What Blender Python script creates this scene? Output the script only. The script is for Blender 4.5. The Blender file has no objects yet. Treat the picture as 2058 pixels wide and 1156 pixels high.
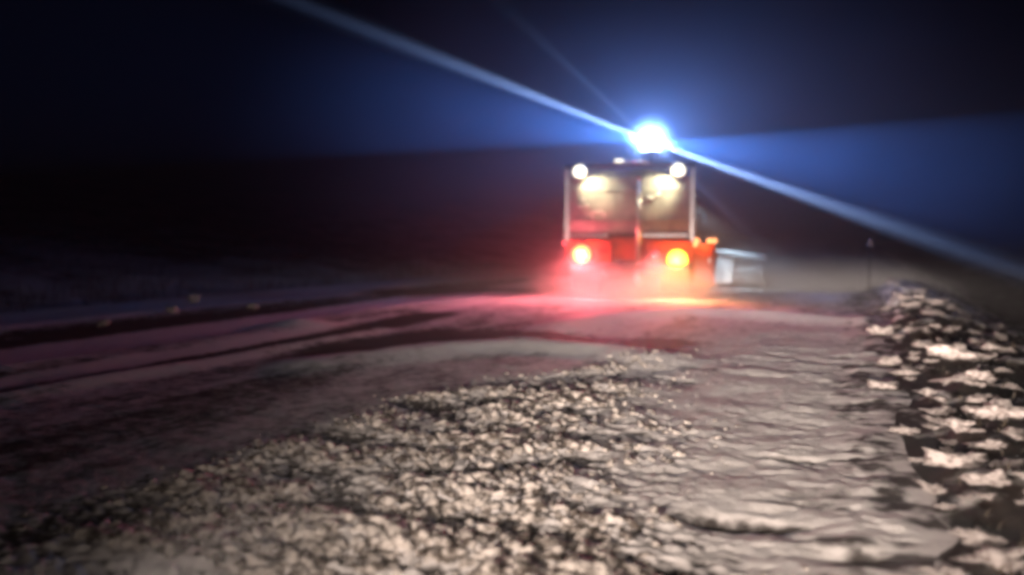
import bpy, bmesh, math, random
import numpy as np
from mathutils import Vector, Matrix

random.seed(7)
rng = np.random.default_rng(11)
R = math.radians
sc = bpy.context.scene
col = sc.collection

# ------------------------------------------------------------------ camera
F, CX, CY = 1615.0, 1029.0, 578.0            # focal length and centre in photo pixels
CAM_Z, YAW, PITCH = 1.2, R(23.5), R(3.47)
cam_d = bpy.data.cameras.new('camera')
cam_d.sensor_width = 36.0
cam_d.lens = 36.0 * F / 2058.0
cam_d.clip_end = 2000
cam_d.dof.use_dof = True
cam_d.dof.focus_distance = 5.0
cam_d.dof.aperture_fstop = 0.65
cam = bpy.data.objects.new('camera', cam_d)
col.objects.link(cam)
cam.location = (0, 0, CAM_Z)
cam.rotation_euler = (R(90) - PITCH, 0, YAW)
sc.camera = cam
CM = cam.rotation_euler.to_matrix()

# ------------------------------------------------------------------ night sky, faint lamp added though no moon is known, exposure
world = bpy.data.worlds.new('World')
sc.world = world
world.use_nodes = True
wn = world.node_tree.nodes
bg = wn['Background']
sky = wn.new('ShaderNodeTexSky')
sky.sky_type = 'NISHITA'
sky.sun_disc = False
sky.sun_elevation = R(25)
sky.sun_rotation = R(200)
world.node_tree.links.new(sky.outputs[0], bg.inputs[0])
bg.inputs[1].default_value = 0.00006
sun_d = bpy.data.lights.new('night_fill', 'SUN')
sun_d.energy = 0.0015
sun_d.angle = R(0.5)
sun_d.color = (0.8, 0.88, 1.0)
sun = bpy.data.objects.new('night_fill', sun_d)
col.objects.link(sun)
sun.rotation_euler = (R(65), 0, R(-20))
sc.view_settings.view_transform = 'Standard'
sc.view_settings.look = 'None'
sc.view_settings.exposure = 0
sc.view_settings.gamma = 1
sc.view_settings.use_curve_mapping = False
cy = sc.cycles
cy.use_denoising = True
cy.max_bounces = 5
cy.volume_bounces = 0
cy.diffuse_bounces = 2
cy.glossy_bounces = 2
cy.transparent_max_bounces = 8
cy.filter_width = 4.0
cy.sample_clamp_indirect = 4
cy.volume_step_rate = 1.0
cy.volume_max_steps = 256


def spot(name, loc, target, energy, size, blend, color, radius=0.05, parent=None):
    d = bpy.data.lights.new(name, 'SPOT')
    d.energy = energy
    d.spot_size = R(size)
    d.spot_blend = blend
    d.color = color
    d.shadow_soft_size = radius
    o = bpy.data.objects.new(name, d)
    col.objects.link(o)
    o.location = loc
    v = Vector(target) - Vector(loc)
    o.rotation_euler = v.to_track_quat('-Z', 'Y').to_euler()
    if parent:
        o.parent = parent
    return o


def point(name, loc, energy, color, radius=0.05, parent=None):
    d = bpy.data.lights.new(name, 'POINT')
    d.energy = energy
    d.color = color
    d.shadow_soft_size = radius
    o = bpy.data.objects.new(name, d)
    col.objects.link(o)
    o.location = loc
    if parent:
        o.parent = parent
    return o


# headlights of the car the picture is taken from: two low beams along the shoulder
def headlight(loc, heading, energy, color):
    """a dipped headlamp: broad sideways, brightest just under the cut-off, nearly dark above it"""
    d = bpy.data.lights.new('headlight', 'POINT')
    d.energy = energy
    d.color = color
    d.shadow_soft_size = 0.06
    d.use_nodes = True
    nt = d.node_tree; N = nt.nodes; L = nt.links
    e = N['Emission']
    tc = N.new('ShaderNodeTexCoord')
    sp = N.new('ShaderNodeSeparateXYZ')
    L.new(tc.outputs['Normal'], sp.inputs[0])

    def m(op, a, b=None, c=None):
        n = N.new('ShaderNodeMath'); n.operation = op
        for k, v in enumerate((a, b, c)):
            if v is None: continue
            if isinstance(v, (int, float)): n.inputs[k].default_value = v
            else: L.new(v, n.inputs[k])
        return n.outputs[0]
    az = m('ARCTAN2', sp.outputs['X'], sp.outputs['Y'])              # 0 straight ahead
    hor = m('EXPONENT', m('MULTIPLY', m('POWER', m('ABSOLUTE', m('DIVIDE', az, R(24))), 2.0), -1.0))
    down = m('MULTIPLY', sp.outputs['Z'], -1.0)                        # sine of the angle below the level
    hor = m('ADD', hor, 0.022)
    low = m('DIVIDE', 1.0, m('ADD', m('POWER', m('MAXIMUM', down, 0.0), 2.1), 0.0015))
    cut = N.new('ShaderNodeMapRange'); cut.interpolation_type = 'SMOOTHSTEP'
    cut.inputs[1].default_value = -0.02; cut.inputs[2].default_value = 0.03
    cut.inputs[3].default_value = 0.026; cut.inputs[4].default_value = 1.0
    L.new(down, cut.inputs[0])
    up = N.new('ShaderNodeMapRange'); up.inputs[1].default_value = -0.3; up.inputs[2].default_value = -0.1
    L.new(down, up.inputs[0])
    L.new(m('MULTIPLY', m('MULTIPLY', hor, low), m('MULTIPLY', cut.outputs[0], up.outputs[0])), e.inputs['Strength'])
    o = bpy.data.objects.new('headlight', d)
    col.objects.link(o)
    o.location = loc
    o.rotation_euler = (0, 0, heading)
    return o


HEAD = (1.0, 0.82, 0.70)
headlight((-1.2, 0.9, 0.56), R(0), 20, HEAD)
headlight((0.12, 0.9, 0.56), R(0), 20, HEAD)


# ------------------------------------------------------------------ helpers
def px(x, y, z=0.0):
    """world point on the level z that stands at photo pixel (x, y)"""
    v = CM @ Vector(((x - CX) / F, -(y - CY) / F, -1.0))
    t = (z - CAM_Z) / v.z
    return Vector((v.x * t, v.y * t, z))


def pd(x, y, d):
    """world point at photo pixel (x, y), d metres deep"""
    v = CM @ Vector(((x - CX) / F, -(y - CY) / F, -1.0))
    return Vector((0, 0, CAM_Z)) + v * d


def sm(a, b, x):
    t = np.clip((x - a) / (b - a), 0, 1)
    return t * t * (3 - 2 * t)


def _h(ix, iy, s):
    n = (ix.astype(np.int64) * 374761393 + iy.astype(np.int64) * 668265263 + s * 1442695041) & 0xffffffff
    n = ((n ^ (n >> 13)) * 1274126177) & 0xffffffff
    n = (n ^ (n >> 16)) & 0xffffffff
    return n / 4294967295.0


def vnoise(x, y, s=0):
    ix, iy = np.floor(x), np.floor(y)
    fx, fy = x - ix, y - iy
    ux, uy = fx * fx * (3 - 2 * fx), fy * fy * (3 - 2 * fy)
    a, b = _h(ix, iy, s), _h(ix + 1, iy, s)
    c, d = _h(ix, iy + 1, s), _h(ix + 1, iy + 1, s)
    return (a * (1 - ux) + b * ux) * (1 - uy) + (c * (1 - ux) + d * ux) * uy


def fbm(x, y, s=0, n=3):
    v, a, t = 0, 1.0, 0
    for i in range(n):
        v = v + a * vnoise(x * 2 ** i + 17.3 * i, y * 2 ** i - 9.1 * i, s + i)
        t += a
        a *= 0.5
    return v / t


def poly_dist(X, Y, pts):
    best = np.full(X.shape, 1e9)
    for (a, b) in zip(pts[:-1], pts[1:]):
        ax, ay, bx, by = a.x, a.y, b.x, b.y
        dx, dy = bx - ax, by - ay
        t = np.clip(((X - ax) * dx + (Y - ay) * dy) / (dx * dx + dy * dy), 0, 1)
        best = np.minimum(best, np.hypot(X - ax - t * dx, Y - ay - t * dy))
    return best


# ------------------------------------------------------------------ materials
def nmat(name):
    m = bpy.data.materials.new(name)
    m.use_nodes = True
    nt = m.node_tree
    return m, nt, nt.nodes, nt.links, nt.nodes['Principled BSDF']


def mat(name, c, rough=0.5, metal=0.0, c2=None, scale=4.0, bump=0.0, lo=0.4, hi=0.65, detail=5):
    m, nt, N, L, b = nmat(name)
    b.inputs['Roughness'].default_value = rough
    b.inputs['Metallic'].default_value = metal
    tc = N.new('ShaderNodeTexCoord')
    no = N.new('ShaderNodeTexNoise')
    no.inputs['Scale'].default_value = scale
    no.inputs['Detail'].default_value = detail
    L.new(tc.outputs['Object'], no.inputs['Vector'])
    rp = N.new('ShaderNodeValToRGB')
    rp.color_ramp.elements[0].position = lo
    rp.color_ramp.elements[1].position = hi
    rp.color_ramp.elements[0].color = (*c, 1)
    rp.color_ramp.elements[1].color = (*(c2 or [v * 0.8 for v in c]), 1)
    L.new(no.outputs['Fac'], rp.inputs[0])
    L.new(rp.outputs[0], b.inputs['Base Color'])
    if bump:
        bp = N.new('ShaderNodeBump')
        bp.inputs['Strength'].default_value = bump
        bp.inputs['Distance'].default_value = 0.02
        n2 = N.new('ShaderNodeTexNoise')
        n2.inputs['Scale'].default_value = scale * 5
        n2.inputs['Detail'].default_value = 6
        L.new(tc.outputs['Object'], n2.inputs['Vector'])
        L.new(n2.outputs['Fac'], bp.inputs['Height'])
        L.new(bp.outputs[0], b.inputs['Normal'])
    return m


def emit(name, c, s):
    m, nt, N, L, b = nmat(name)
    b.inputs['Base Color'].default_value = (*[v * 0.6 for v in c], 1)
    b.inputs['Emission Color'].default_value = (*c, 1)
    b.inputs['Emission Strength'].default_value = s
    b.inputs['Roughness'].default_value = 0.25
    return m


def cover_mat(name, dark, dark2, snow, scale=9.0):
    """ground whose 'cover' attribute says how much snow lies on it"""
    m, nt, N, L, b = nmat(name)
    b.inputs['Roughness'].default_value = 0.75
    b.inputs['Specular IOR Level'].default_value = 0.06
    at = N.new('ShaderNodeAttribute')
    at.attribute_name = 'cover'
    tc = N.new('ShaderNodeTexCoord')
    no = N.new('ShaderNodeTexNoise')
    no.inputs['Scale'].default_value = scale
    no.inputs['Detail'].default_value = 8
    no.inputs['Roughness'].default_value = 0.7
    L.new(tc.outputs['Object'], no.inputs['Vector'])
    ad = N.new('ShaderNodeMath'); ad.operation = 'ADD'
    L.new(at.outputs['Fac'], ad.inputs[0]); L.new(no.outputs['Fac'], ad.inputs[1])
    mr = N.new('ShaderNodeMapRange'); mr.interpolation_type = 'SMOOTHSTEP'
    mr.inputs[1].default_value = 0.72; mr.inputs[2].default_value = 1.22
    L.new(ad.outputs[0], mr.inputs[0])
    mx0 = N.new('ShaderNodeMix'); mx0.data_type = 'RGBA'
    mx0.inputs[6].default_value = (*dark, 1); mx0.inputs[7].default_value = (*dark2, 1)
    n3 = N.new('ShaderNodeTexNoise'); n3.inputs['Scale'].default_value = 30
    L.new(tc.outputs['Object'], n3.inputs['Vector']); L.new(n3.outputs['Fac'], mx0.inputs[0])
    mx = N.new('ShaderNodeMix'); mx.data_type = 'RGBA'
    mx.inputs[7].default_value = (*snow, 1)
    L.new(mr.outputs[0], mx.inputs[0]); L.new(mx0.outputs[2], mx.inputs[6])
    L.new(mx.outputs[2], b.inputs['Base Color'])
    bp = N.new('ShaderNodeBump'); bp.inputs['Strength'].default_value = 0.5
    bp.inputs['Distance'].default_value = 0.012
    n2 = N.new('ShaderNodeTexNoise'); n2.inputs['Scale'].default_value = 55; n2.inputs['Detail'].default_value = 5
    L.new(tc.outputs['Object'], n2.inputs['Vector']); L.new(n2.outputs['Fac'], bp.inputs['Height'])
    L.new(bp.outputs[0], b.inputs['Normal'])
    return m


M = dict(
    road=cover_mat('packed_snow_road', (0.035, 0.032, 0.032), (0.07, 0.06, 0.055), (0.66, 0.63, 0.62)),
    bank=cover_mat('bank_earth', (0.010, 0.007, 0.006), (0.022, 0.015, 0.012), (0.7, 0.68, 0.66), 6.0),
    ground=cover_mat('dark_moor', (0.02, 0.016, 0.014), (0.045, 0.035, 0.03), (0.5, 0.48, 0.48), 1.2),
    snow=mat('clumped_snow', (0.58, 0.52, 0.50), 0.75, c2=(0.14, 0.10, 0.09), scale=3.2, bump=0.9, lo=0.46, hi=0.66, detail=8),
    rubble=mat('dirty_snow_crumbs', (0.56, 0.51, 0.47), 0.8, c2=(0.07, 0.055, 0.045), scale=15, bump=0.3, lo=0.44, hi=0.60),
    grass=mat('dead_grass', (0.05, 0.036, 0.022), 0.8, c2=(0.025, 0.02, 0.012), scale=3),
    orange=mat('orange_truck_paint', (0.62, 0.09, 0.02), 0.38, c2=(0.30, 0.06, 0.03), scale=3, bump=0.05),
    grey=mat('grimy_grey_panel', (0.19, 0.185, 0.19), 0.55, c2=(0.30, 0.29, 0.28), scale=5, bump=0.1),
    dark=mat('black_chassis_steel', (0.03, 0.03, 0.032), 0.5, c2=(0.12, 0.115, 0.11), scale=8, lo=0.5, hi=0.8),
    tape=mat('reflective_tape', (0.95, 0.93, 0.95), 0.31, 1.0, c2=(0.8, 0.78, 0.82), scale=14),
    galv=mat('galvanised_pipe', (0.8, 0.8, 0.82), 0.36, 0.8, c2=(0.5, 0.48, 0.46), scale=7, bump=0.1),
    rubber=mat('tyre_rubber', (0.02, 0.02, 0.02), 0.85, c2=(0.3, 0.29, 0.28), scale=7, lo=0.55, hi=0.8),
    steel=mat('pale_mouldboard', (0.74, 0.78, 0.80), 0.45, 0.0, c2=(0.5, 0.53, 0.55), scale=4, bump=0.1),
    worn=mat('worn_plough_paint', (0.30, 0.27, 0.27), 0.55, c2=(0.5, 0.48, 0.48), scale=5, bump=0.1),
    glass=mat('cab_window_glass', (0.03, 0.035, 0.04), 0.08, c2=(0.05, 0.055, 0.06), scale=2),
    reflector=mat('red_reflector', (0.7, 0.03, 0.02), 0.25, c2=(0.4, 0.02, 0.02), scale=20),
    wood=mat('post_plastic', (0.55, 0.53, 0.52), 0.6, c2=(0.35, 0.33, 0.32), scale=9),
    lamp_white=emit('work_lamp_glow', (1.0, 0.97, 0.80), 1.9),
    lamp_red=emit('tail_lamp_glow', (1.0, 0.26, 0.06), 4.0),
    lamp_orange=emit('indicator_glow', (1.0, 0.42, 0.03), 10.0),
    lamp_marker=emit('side_marker_glow', (1.0, 0.42, 0.16), 3.0),
    lamp_red_small=emit('red_marker_glow', (1.0, 0.10, 0.12), 2.0),
)
# beacon dome: a clear lens round a lamp, so light passes through it
m, nt, N, L, b = nmat('beacon_glow')
N.remove(b)
em = N.new('ShaderNodeEmission'); em.inputs[0].default_value = (0.62, 0.86, 1.0, 1); em.inputs[1].default_value = 45
tr = N.new('ShaderNodeBsdfTransparent')
mixs = N.new('ShaderNodeMixShader'); mixs.inputs[0].default_value = 0.5
L.new(tr.outputs[0], mixs.inputs[1]); L.new(em.outputs[0], mixs.inputs[2])
L.new(mixs.outputs[0], N['Material Output'].inputs[0])
M['beacon'] = m


def tag(o, label=None, cat=None, group=None, kind=None):
    if label: o['label'] = label
    if cat: o['category'] = cat
    if group: o['group'] = group
    if kind: o['kind'] = kind
    return o


def np_mesh(name, V, faces, material, attr=None, smooth=True):
    me = bpy.data.meshes.new(name)
    V = np.ascontiguousarray(V, dtype=np.float32)
    faces = np.ascontiguousarray(faces, dtype=np.int32)
    k = faces.shape[1]
    me.vertices.add(len(V)); me.vertices.foreach_set('co', V.ravel())
    me.loops.add(faces.size); me.loops.foreach_set('vertex_index', faces.ravel())
    me.polygons.add(len(faces)); me.polygons.foreach_set('loop_start', np.arange(0, faces.size, k, dtype=np.int32))
    me.polygons.foreach_set('use_smooth', np.full(len(faces), smooth))
    if attr is not None:
        a = me.attributes.new('cover', 'FLOAT', 'POINT')
        a.data.foreach_set('value', np.ascontiguousarray(attr, dtype=np.float32))
    me.update(calc_edges=True); me.validate()
    me.materials.append(material)
    o = bpy.data.objects.new(name, me)
    col.objects.link(o)
    return o


def grid_faces(nu, nv):
    i = np.arange(nu * nv).reshape(nv, nu)
    return np.stack([i[:-1, :-1], i[:-1, 1:], i[1:, 1:], i[1:, :-1]], -1).reshape(-1, 4)


# ------------------------------------------------------------------ terrain
EDGE = 0.32
ridges = [   # windrows and drifts the plough has left: photo line, half width, height
    ([(640, 735), (880, 705), (1004, 697), (1046, 694), (1219, 708), (1310, 724)], 0.40, 0.075),
    ([(1074, 682), (1150, 655), (1219, 641), (1357, 628), (1500, 634), (1740, 650)], 0.45, 0.085),
    ([(600, 658), (745, 629), (860, 612), (942, 605), (1080, 606), (1240, 612)], 0.45, 0.09),
    ([(780, 582), (930, 570), (1090, 560)], 0.6, 0.10),
    ([(0, 803), (350, 742), (690, 680), (760, 664)], 0.16, 0.05),
    ([(0, 748), (350, 700), (600, 662)], 0.45, 0.06),
    ([(0, 668), (300, 636), (690, 600), (780, 590)], 0.8, 0.08),
]
ridges = [([px(*p) for p in pts], w, h) for pts, w, h in ridges]
hollows = [  # darker places between the drifts
    ([(700, 706), (880, 676), (1060, 684)], 0.50, 0.75),
    ([(1150, 690), (1250, 700), (1340, 690)], 0.35, 0.75),
    ([(820, 592), (960, 582), (1080, 582)], 0.7, 0.8),
    ([(600, 690), (760, 650), (860, 632)], 0.35, 0.6),
]
hollows = [([px(*p) for p in pts], w, h) for pts, w, h in hollows]


def edge_x(Y):
    return EDGE + 0.14 * (vnoise(Y * 1.1, Y * 0, 5) - 0.5) + 0.14 * (vnoise(Y * 3.7, Y * 0, 6) - 0.5)


def rough_amount(X, Y):
    wob = 0.5 * (fbm(X * 0.9, Y * 0.6, 21) - 0.5)
    left = sm(-3.55, -2.75, X + wob * 1.3 - np.clip((Y - 5.2) * 0.33, 0, 1.1))
    right = 1 - sm(-2.0, -0.2, X + 2.4 * wob + np.where(Y < 3.5, np.clip((Y - 3.5) * 1.6, -1.6, 0), np.clip((Y - 3.5) * 0.14, 0, 0.7)))
    far = 1 - sm(5.5, 10.5, Y + wob * 3)
    return left * right * far


def road_surface(X, Y):
    z = 0.03 * (fbm(X * 0.35, Y * 0.25, 1) - 0.5)
    c = np.full(X.shape, 0.58)
    for pts, w, h in ridges:
        d = poly_dist(X, Y, pts)
        g = np.exp(-(d / w) ** 2) * (0.75 + 0.5 * vnoise(X * 0.8, Y * 0.8, 30))
        z += h * g
        c += 0.4 * g
    # bands along the road (wheel tracks and bare strips)
    w = X + 0.22 * (fbm(Y * 0.5, X * 0.3, 8) - 0.5) + 0.14 * (fbm(X * 3, Y * 1.2, 18) - 0.5)
    def band(a, b, v, s=0.18):
        return v * sm(a - s, a + s, w) * (1 - sm(b - s, b + s, w))
    left = 1 - sm(8.5, 14, Y) * sm(-9.5, -5.5, X)
    c += left * (band(-9.9, -8.6, -0.5) + band(-7.2, -6.65, -0.4, .1) + band(-6.25, -5.7, -0.35, .1) + band(-5.6, -4.8, -0.15)
                 + band(-4.7, -4.0, -0.30, .2) + band(-4.0, -3.0, -0.06) + band(-12.6, -10, 0.2) + band(-8.6, -7.2, 0.2) + band(-6.65, -6.3, 0.2, .08) + band(-5.7, -5.3, 0.1, .1))
    for pts, w_, h in hollows:
        c -= h * np.exp(-(poly_dist(X, Y, pts) / w_) ** 2)
    # crumbs and clods of the near shoulder
    r = rough_amount(X, Y)
    wx = X + 0.05 * (vnoise(X * 9, Y * 9, 51) - 0.5)
    wy = Y + 0.05 * (vnoise(X * 9, Y * 9, 52) - 0.5)
    n1 = 0.35 * np.abs(vnoise(wx * 19, wy * 24, 2) * 2 - 1) + 0.75 * sm(0.2, 0.8, vnoise(wx * 27, wy * 36, 12)) ** 1.3
    n2 = sm(0.1, 0.9, vnoise(wx * 37, wy * 43, 3))
    n3 = vnoise(X * 44, Y * 44, 4)
    big = fbm(X * 2.3, Y * 3.0, 9)
    z += r * (0.030 * n1 + 0.018 * n2 + 0.012 * n3 + 0.11 * (big - 0.5) - 0.03)
    c += r * (0.7 * (n1 - 0.5) + 0.45 * (n2 - 0.5) + 1.5 * (big - 0.5) + 0.04)
    # wind ripples on the smoother snow along the edge
    q = sm(-1.9, -0.9, X + 0.25 * (fbm(X, Y, 70) - 0.5)) * (1 - r) * (1 - sm(9, 14, Y))
    rx, ry = X * 1.9 + 0.5 * Y, Y * 9 + 2.2 * vnoise(X * 1.3, Y * 1.3, 61) - 1.2 * X
    rp = fbm(rx, ry, 60, 3)
    am = 0.35 + 0.9 * sm(0.35, 0.65, fbm(X * 1.1, Y * 0.9, 77))
    z += q * 0.012 * (fbm(X * 24, Y * 30, 71, 2) - 0.5) + q * am * (0.021 * (rp - 0.5) + 0.016 * (fbm(X * 5, Y * 16, 67) - 0.5)) + q * 0.04 * (fbm(X * 2.2, Y * 3.1, 66) - 0.5)
    c += q * (0.22 + 0.9 * am * (rp - 0.52) + 0.6 * (fbm(X * 3, Y * 9, 68) - 0.5) + 0.45 * (fbm(X * 18, Y * 26, 72, 2) - 0.5))
    # pits, lower and darker than the snow round them
    for (x, y, rad) in [(1440, 1045, 0.16), (1530, 1050, 0.14), (1340, 1140, 0.14), (1730, 1130, 0.16), (960, 1030, .2), (640, 1010, .18)]:
        p = px(x, y)
        g = np.exp(-(((X - p.x) / rad) ** 2 + ((Y - p.y) / (rad * 0.5)) ** 2))
        z -= 0.05 * g
        c -= 0.5 * g
    # soft fine structure of the rest
    z += (1 - r) * (0.014 * (fbm(X * 5, Y * 4, 40) - 0.5) + 0.010 * (fbm(X * 22, Y * 18, 43, 2) - 0.5))
    c += (1 - r) * (0.3 * (fbm(X * 2.6, Y * 0.22, 41) - 0.5) + 0.35 * (fbm(X * 9, Y * 3, 42) - 0.5))
    near = sm(-0.45, 0.25, X + 0.35 * (fbm(X * 3.1, Y * 2.3, 44) - 0.5))
    c -= near * 1.3 * np.clip(fbm(X * 7, Y * 6, 45) - 0.36, 0, 1) + 0.12 * near
    z += sm(-0.25, 0.15, X) * 0.03 + near * 0.03 * (fbm(X * 9, Y * 8, 46) - 0.5)
    return z, np.clip(c, 0, 1.2)


def bank_surface(X, Y):
    t = X - EDGE
    z = 0.03 + 0.05 * sm(0, 0.4, t) - 0.10 * sm(0.6, 1.6, t)
    far = sm(9, 16, Y)
    pile = np.exp(-((Y - 17.5) / 5.0) ** 2) * np.exp(-((t - 0.45) / 0.55) ** 2)
    z += 0.19 * pile * (0.6 + 0.8 * fbm(X * 1.6, Y * 0.9, 90))
    z -= sm(1.1, 4.2, t) * 1.55
    rag = fbm(X * 4.2, Y * 3.6, 80, 4)
    fine = np.abs(vnoise(X * 13, Y * 12, 84) * 2 - 1)
    amp = sm(0.0, 0.25, t)
    z += amp * (0.16 * (rag - 0.5) + 0.035 * fine)
    c = -0.14 + 1.6 * (rag - 0.5) * amp + 0.62 * pile + 1.5 * (1 - sm(0.02, 0.42, t)) * np.clip(fbm(X * 7, Y * 6, 45) - 0.34, 0, 1) + far * 0.15
    c += 0.45 * np.exp(-((t - 3.6 - 0.4 * fbm(Y * .3, X * .3, 3)) / 0.55) ** 2) + 0.15 * sm(0.9, 1.3, t) * (1 - sm(1.6, 2.2, t)) * sm(4, 9, Y)
    z -= 0.06 * (1 - sm(2, 14, t))*0
    return z, np.clip(c, 0, 1.1)


def graded(y0, y1, d0, k):
    out = [y0]
    while out[-1] < y1:
        out.append(out[-1] + max(d0, k * abs(out[-1])))
    return np.array(out)


ys = np.concatenate([np.arange(-6, 1.8, 0.15), graded(1.8, 170, 0.014, 0.0047)])
us = np.concatenate([np.linspace(-12.6, -4.2, 120, endpoint=False), np.linspace(-4.2, 0.0, 270)])
U, Y = np.meshgrid(us, ys)
X = U + edge_x(Y) * sm(-3, 0, U)
X[:, -1] = edge_x(ys)
Z, C = road_surface(X, Y)
zb, cb = bank_surface(X[:, -1], ys)
fade = sm(-0.25, 0, U)
Z = Z * (1 - fade) + zb[:, None] * fade
Z[:, 0] -= 0.3
Z[:, 1] -= 0.08
tag(np_mesh('road', np.stack([X, Y, Z], -1).reshape(-1, 3), grid_faces(len(us), len(ys)), M['road'], C.ravel()), kind='structure')

ysb = np.concatenate([np.arange(-6, 1.8, 0.2), graded(1.8, 170, 0.025, 0.009)])
ts = np.concatenate([np.linspace(0, 2.2, 120, endpoint=False), np.linspace(2.2, 9, 70)])
T, Yb = np.meshgrid(ts, ysb)
# the bank starts exactly on the ragged edge of the road
Xb = edge_x(Yb) * (1 - sm(0, 2, T)) + EDGE * sm(0, 2, T) + T
Zb, Cb = bank_surface(Xb, Yb)
tag(np_mesh('roadside_bank', np.stack([Xb, Yb, Zb], -1).reshape(-1, 3), grid_faces(len(ts), len(ysb)), M['bank'], Cb.ravel()), kind='structure')


def ground_z(X, Y):
    z = np.where(X > -4, -1.62 + 0.25 * (fbm(X * 0.15, Y * 0.15, 100) - 0.5) - 0.4 * (X < 7.5), 0.0)
    l = np.clip(-12.4 - X, 0, None)
    hill = -0.25 * sm(0.3, 2.0, l) + 0.10 * np.clip(l - 2, 0, None) - 0.00045 * np.clip(l - 2, 0, 90) ** 2
    hill = hill + sm(0, 30, l) * 3.0 * (fbm(X * 0.03, Y * 0.03, 110) - 0.5) + sm(0, 2, l) * 0.5 * (fbm(X * 0.5, Y * 0.5, 111) - 0.5)
    z = np.where(X <= -4, hill - 0.3 * (X > -12.5), z)
    return z


gx = np.concatenate([-graded(12.5, 400, 0.3, 0.02)[::-1], np.array([-12.0, -6, -4.01, -3.99, 0, 4, 7.4]), graded(8, 400, 0.7, 0.04)])
gy = np.concatenate([np.arange(-40, 2, 2.0), graded(2, 600, 0.35, 0.02)])
GX, GY = np.meshgrid(gx, gy)
GZ = ground_z(GX, GY)
GC = 0.48 + 0.75 * (fbm(GX * 0.35, GY * 0.9, 120) - 0.45) + 0.35 * np.exp(-((GX + 14) / 1.6) ** 2)
tag(np_mesh('ground', np.stack([GX, GY, GZ], -1).reshape(-1, 3), grid_faces(len(gx), len(gy)), M['ground'], np.clip(GC, 0, 0.9).ravel()), kind='structure')


# ------------------------------------------------------------------ snow clods
def ico(sub):
    bm = bmesh.new()
    bmesh.ops.create_icosphere(bm, subdivisions=sub, radius=1.0)
    bm.verts.ensure_lookup_table()
    V = np.array([v.co[:] for v in bm.verts])
    Fc = np.array([[v.index for v in f.verts] for f in bm.faces])
    bm.free()
    return V, Fc


def lumpy(V, seed, amp, freq):
    n = (vnoise(V[:, 0] * freq + seed * 7.1 + 50, V[:, 1] * freq + V[:, 2] * freq * 0.7 + 50, seed)
         + 0.5 * vnoise(V[:, 1] * freq * 2.3 + 90, V[:, 2] * freq * 2.3 + V[:, 0] * 1.3 + 70, seed + 3))
    return V * (1 + amp * (n - 0.75))[:, None]


V1, F1 = ico(1)
V2, F2 = ico(2)
templates = [lumpy(lumpy(V2, 200 + i, 1.5, 1.5), 230 + i, 1.0, 3.1) for i in range(10)]


def road_z(x, y):
    X_, Y_ = np.atleast_1d(x), np.atleast_1d(y)
    return road_surface(X_, Y_)[0]


n = 42000
cx_ = rng.uniform(-4.2, 0.2, n)
cy_ = 2.2 + 6.5 * rng.random(n) ** 1.5
keep = (rng.random(n) < rough_amount(cx_, cy_) ** 1.6 * np.clip(1.4 * sm(0.40, 0.62, fbm(cx_ * 2.3, cy_ * 3.0, 9)) + 0.05, 0, 1))
cx_, cy_ = cx_[keep], cy_[keep]
n = len(cx_)
size = (0.004 + 0.028 * rng.random(n) ** 3.6) * (0.35 + 0.65 * np.clip(rough_amount(cx_, cy_), 0, 1))
cz_ = road_z(cx_, cy_) + size * 0.05
Vs = np.empty((n, len(V2), 3), np.float32)
for i in range(n):
    a = rng.uniform(0, 6.28)
    t = templates[i % 10] * np.array([1.6, 1.0, 0.8]) * size[i]
    ca, sa = math.cos(a), math.sin(a)
    Vs[i, :, 0] = t[:, 0] * ca - t[:, 1] * sa + cx_[i]
    Vs[i, :, 1] = t[:, 0] * sa + t[:, 1] * ca + cy_[i]
    Vs[i, :, 2] = t[:, 2] + cz_[i]
Fs = (F2[None] + (np.arange(n) * len(V2))[:, None, None]).reshape(-1, 3)
tag(np_mesh('snow_crumbs', Vs.reshape(-1, 3), Fs, M['rubble']), 'coarse crumbs of dirty snow on the near shoulder', None, None, 'stuff')

# clumps of snow on the bank: each one a thing
V3, F3 = ico(3)
clump_meshes = []
for i in range(9):
    v = lumpy(V3, 300 + i, 1.1, 1.3)
    v = lumpy(v, 340 + i, 0.9, 2.9)
    v = lumpy(v, 380 + i, 0.45, 7.0)
    v[:, 2] = np.where(v[:, 2] < 0, v[:, 2] * 0.5, v[:, 2])
    o = np_mesh('snow_clump', v, F3, M['snow'])
    clump_meshes.append(o.data)
    bpy.data.objects.remove(o)


def bank_z(x, y):
    x, y = np.atleast_1d(float(x)), np.atleast_1d(float(y))
    return float(bank_surface(x, y)[0][0] if x[0] > EDGE else road_surface(x, y)[0][0])


def clump(name, x, y, w, dpt, hgt, label, group=None, cat='snow clump', z=None, k=None, rot=None):
    o = bpy.data.objects.new(name, clump_meshes[random.randrange(9) if k is None else k])
    col.objects.link(o)
    o.location = (x, y, (bank_z(x, y) if z is None else z) + hgt * 0.15)
    o.scale = (w / 2, dpt / 2, hgt / 2)
    o.rotation_euler = (random.uniform(-.15, .15), random.uniform(-.15, .15), random.uniform(-.5, .5) if rot is None else rot)
    return tag(o, label, cat, group)


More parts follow.
